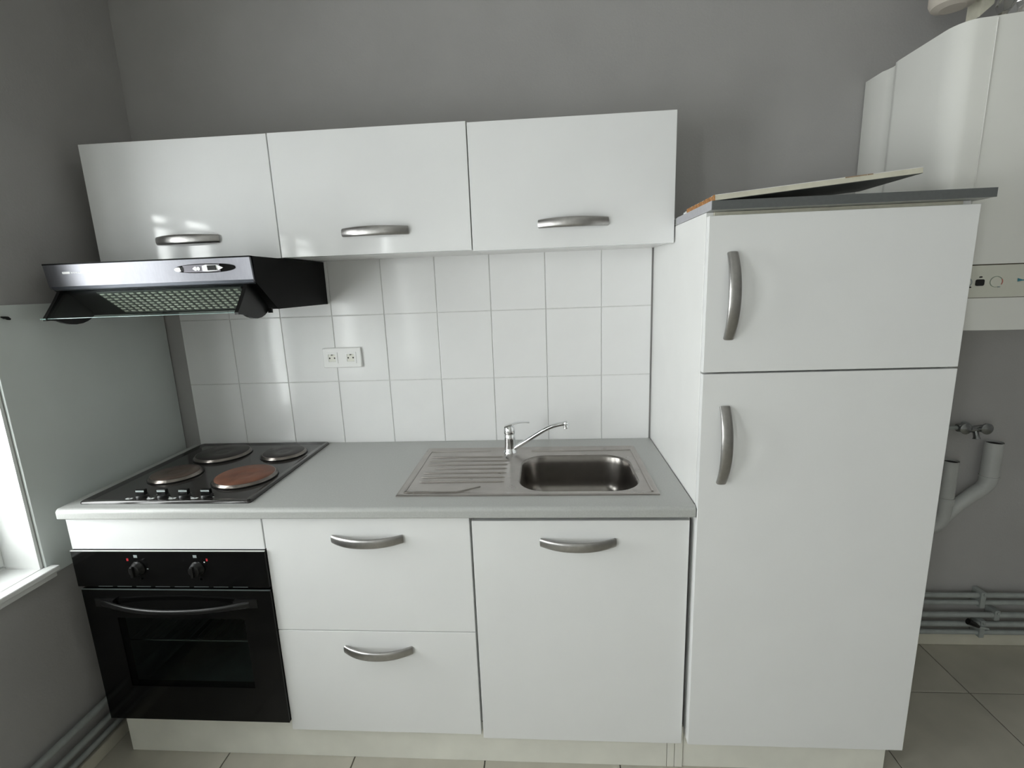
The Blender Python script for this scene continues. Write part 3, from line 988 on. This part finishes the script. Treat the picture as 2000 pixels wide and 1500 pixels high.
def arc(cx, cz, r0, r1, a0, a1, name, m_, n=18):
    pts = [(cx + r1 * math.cos(a0 + (a1 - a0) * k / n), cz + r1 * math.sin(a0 + (a1 - a0) * k / n)) for k in range(n + 1)]
    pts += [(cx + r0 * math.cos(a0 + (a1 - a0) * k / n), cz + r0 * math.sin(a0 + (a1 - a0) * k / n)) for k in range(n, -1, -1)]
    mb = MB()
    for i in range(n):
        q = [pts[i], pts[i + 1], pts[2 * n - i], pts[2 * n + 1 - i]]
        mb.loft([[(x, by_(x) + .001, z) for x, z in q], [(x, by_(x) - .001, z) for x, z in q]], smooth=False)
    return mb.build(name, m_, cps)


arc(2.612, 1.4200, .0130, .0145, .5, 3.9, 'dial_scale', 'greenprint')
arc(2.612, 1.4200, .0130, .0150, -.55, .5, 'dial_scale', 'redmark')
arc(2.612, 1.4200, .0130, .0142, 3.9, 5.0, 'dial_scale', 'greenprint')
arc(2.545, 1.4200, .0120, .0140, -1.4, 1.4, 'dial_scale', 'greyprint')
on_boiler([(2.617, 1.4050), (2.622, 1.4050), (2.622, 1.4080), (2.617, 1.4080)], 'scale_dot', 'greyprint')
on_boiler([(2.660, 1.4275), (2.672, 1.4235), (2.700, 1.4245), (2.700, 1.4210), (2.672, 1.4210), (2.660, 1.4190)], 'maker_mark', 'teal')
mb = MB()
mb.lathe([(.011, -.4270), (.011, -.4215), (.002, -.4275)], (2.676, 0, 1.672), axis=1, seg=20)
mb.build('sight_glass', 'dark_hole', bo_)
MB().box(2.532, 2.5330, -.4066, -.4040, 1.50, 2.052).build('pressed_line', 'boiler', bo_)
# flue elbow and foil-wrapped duct above the boiler
fe = thing('flue_pipe', (2.58, -.12, 2.16), 'beige flue pipe with rounded end above the boiler', 'pipe')
el = [(2.569, -.010, 2.42), (2.569, -.08, 2.42)] + [(2.569, -.08 - .12 * math.sin(a), 2.30 + .12 * math.cos(a)) for a in [PI / 2 * k / 8 for k in range(1, 9)]]
el += [(2.569, -.20, 2.25), (2.569, -.20, 2.185), (2.569, -.20, 2.173), (2.569, -.20, 2.166)]
MB().tube(el, [.056] * (len(el) - 2) + [.050, .030], 32).build('elbow', 'flue', fe)
MB().tube([(2.569, -.003, 2.42), (2.569, -.018, 2.42)], .072, 32).build('wall_collar', 'flue', fe)
MB().tube([(2.569, -.20, 2.250), (2.569, -.20, 2.262)], .060, 32).build('joint_ring', 'flue', fe)
fd = thing('foil_duct', (2.76, -.22, 2.0575), 'crumpled silver foil duct standing on top of the boiler', 'duct')
fm = MB()
lp = []
for i in range(15):
    z = 2.0575 + .30 * i / 14
    lp.append([(2.765 + (.082 + random.uniform(-.010, .010) + .006 * (i % 2)) * math.cos(a), -.24 + (.082 + random.uniform(-.010, .010) + .006 * (i % 2)) * math.sin(a), z) for a in [2 * PI * k / 22 for k in range(22)]])
fm.loft(lp, smooth=False)
fm.build('crumpled_wrap', 'foil', fd)
MB().tube([(2.775, -.24, 2.35), (2.775, -.24, 2.50), (2.775, -.20, 2.58), (2.775, -.10, 2.62), (2.775, 0, 2.62)], .058, 24).build('duct_run', 'flue', fd)
ft_ = MB().prism([(2.665, 2.155), (2.700, 2.185), (2.700, 2.26), (2.668, 2.26)], 1, -.17, -.12).build('cream_tape_flap', 'cream')
tag(ft_, 'cream strip hanging between flue pipe and foil duct', 'strip')

# ------------------------------------------------------------------ plumbing under the boiler
wp = thing('waste_pipe', (2.86, -.05, 0), 'white plastic waste pipe with upright branch below the boiler', 'pipe')
mp_ = [(2.866, -.045, .615), (2.866, -.045, .575)] + [(2.866 - .06 * (1 - math.cos(a)), -.045, .575 - .06 * math.sin(a)) for a in [PI / 2 * k / 6 for k in range(1, 7)]] + [(2.62, -.045, .508), (2.42, -.045, .500)]
MB().tube(mp_, .0235, 24).build('main_pipe', 'pvc', wp)
MB().tube([(2.866, -.045, .615), (2.866, -.045, .640)], .0265, 24).build('socket_collar', 'pvc', wp)
up = MB()
up.tube([(2.866, -.045, .640), (2.866, -.045, .780)], .0235, 24, cap=False)
up.build('open_stub', 'pvc', wp)
MB().tube([(2.866, -.045, .770), (2.866, -.045, .7735)], .0225, 24).build('bore', 'dark_hole', wp)
MB().tube([(2.866, -.045, .555), (2.905, -.045, .604), (2.955, -.045, .650), (2.985, -.045, .672), (2.999, -.045, .692), (3.002, -.045, .715)], [.020, .0225, .0235, .024, .0255, .0265], 24).build('branch', 'pvc', wp)
MB().tube([(3.002, -.045, .715), (3.002, -.045, .722)], .0285, 24).build('socket_collar', 'pvc', wp)
b2 = MB()
b2.tube([(3.002, -.045, .722), (3.002, -.045, .848)], .0265, 24, cap=False)
b2.build('open_stub', 'pvc', wp)
MB().tube([(3.002, -.045, .838), (3.002, -.045, .8415)], .0255, 24).build('bore', 'dark_hole', wp)
MB().box(2.845, 2.887, -.024, -.001, .690, .702).build('bracket', 'pvc', wp)

sv = thing('stop_valve', (2.92, -.05, .88), 'dark chrome twin stop valve on the wall under the boiler', 'valve')
MB().tube([(2.60, -.030, .905), (2.885, -.030, .899)], .0075, 14).build('feed_pipe', 'pipe', sv)
MB().tube([(2.880, -.032, .899), (2.900, -.034, .900), (2.925, -.036, .894), (2.962, -.038, .898)], [.014, .017, .012, .013], 16).build('valve_body', 'dark_metal', sv)
MB().lathe([(.004, 0), (.018, -.004), (.020, -.010), (.012, -.014), (.004, -.016)], (2.893, -.045, .901), axis=1, seg=18).build('hand_wheel', 'dark_metal', sv)
MB().lathe([(.005, 0), (.019, -.004), (.020, -.012), (.010, -.016), (.003, -.017)], (2.962, -.045, .900), axis=1, seg=18).build('hand_wheel', 'dark_metal', sv)
MB().tube([(2.935, -.040, .892), (2.936, -.048, .870), (2.936, -.050, .862)], [.008, .009, .012], 14).build('outlet', 'dark_metal', sv)
MB().tube([(2.925, -.001, .905), (2.925, -.036, .897)], .011, 14).build('wall_stub', 'pipe', sv)

for z, r, yy, nm in ((.230, .0095, -.030, 'topmost'), (.199, .0095, -.030, 'second'), (.149, .0105, -.034, 'middle'),
                     (.109, .0105, -.034, 'fourth'), (.072, .0095, -.032, 'lowest')):
    lab = {'topmost': 'grey pipe along back wall base, topmost of the five', 'second': 'grey pipe along back wall base, second from the top',
           'middle': 'grey pipe along back wall base, middle one of the five', 'fourth': 'grey pipe along back wall base, second from the bottom',
           'lowest': 'grey pipe along back wall base, lowest and just above the baseboard'}[nm]
    p = thing('heating_pipe', (3.2, yy, z), lab, 'pipe', 'pipes along the back wall')
    MB().tube([(2.415, yy, z), (XR - .01, yy, z)], r, 14).build('pipe_run', 'pipe', p)
for x, z0, z1, lab in ((3.055, .185, .250, 'grey clip over the two topmost back wall pipes'), (3.115, .132, .172, 'small grey clip on the middle back wall pipe'),
                       (3.070, .056, .128, 'grey clip over the two lowest back wall pipes')):
    c = thing('pipe_clip', (x, -.03, z0), lab, 'clip', 'clips on the back wall pipes')
    MB().box(x - .009, x + .009, -.0465, -.001, z0, z1, .002).build('strap', 'pipe', c)
    MB().lathe([(.005, -.0465), (.005, -.051), (.001, -.052)], (x, 0, z1 - .008), axis=1, seg=10).build('screw_head', 'pipe', c)
vv = thing('drain_cock', (3.03, -.045, .10), 'small dark drain tap on the lower back wall pipes', 'tap')
MB().tube([(3.012, -.046, .128), (3.034, -.050, .118), (3.050, -.050, .108)], [.012, .010, .006], 12).build('tap_body', 'blackplastic', vv)
MB().tube([(3.034, -.050, .110), (3.085, -.052, .100)], .0045, 10).build('lever', 'pipe', vv)
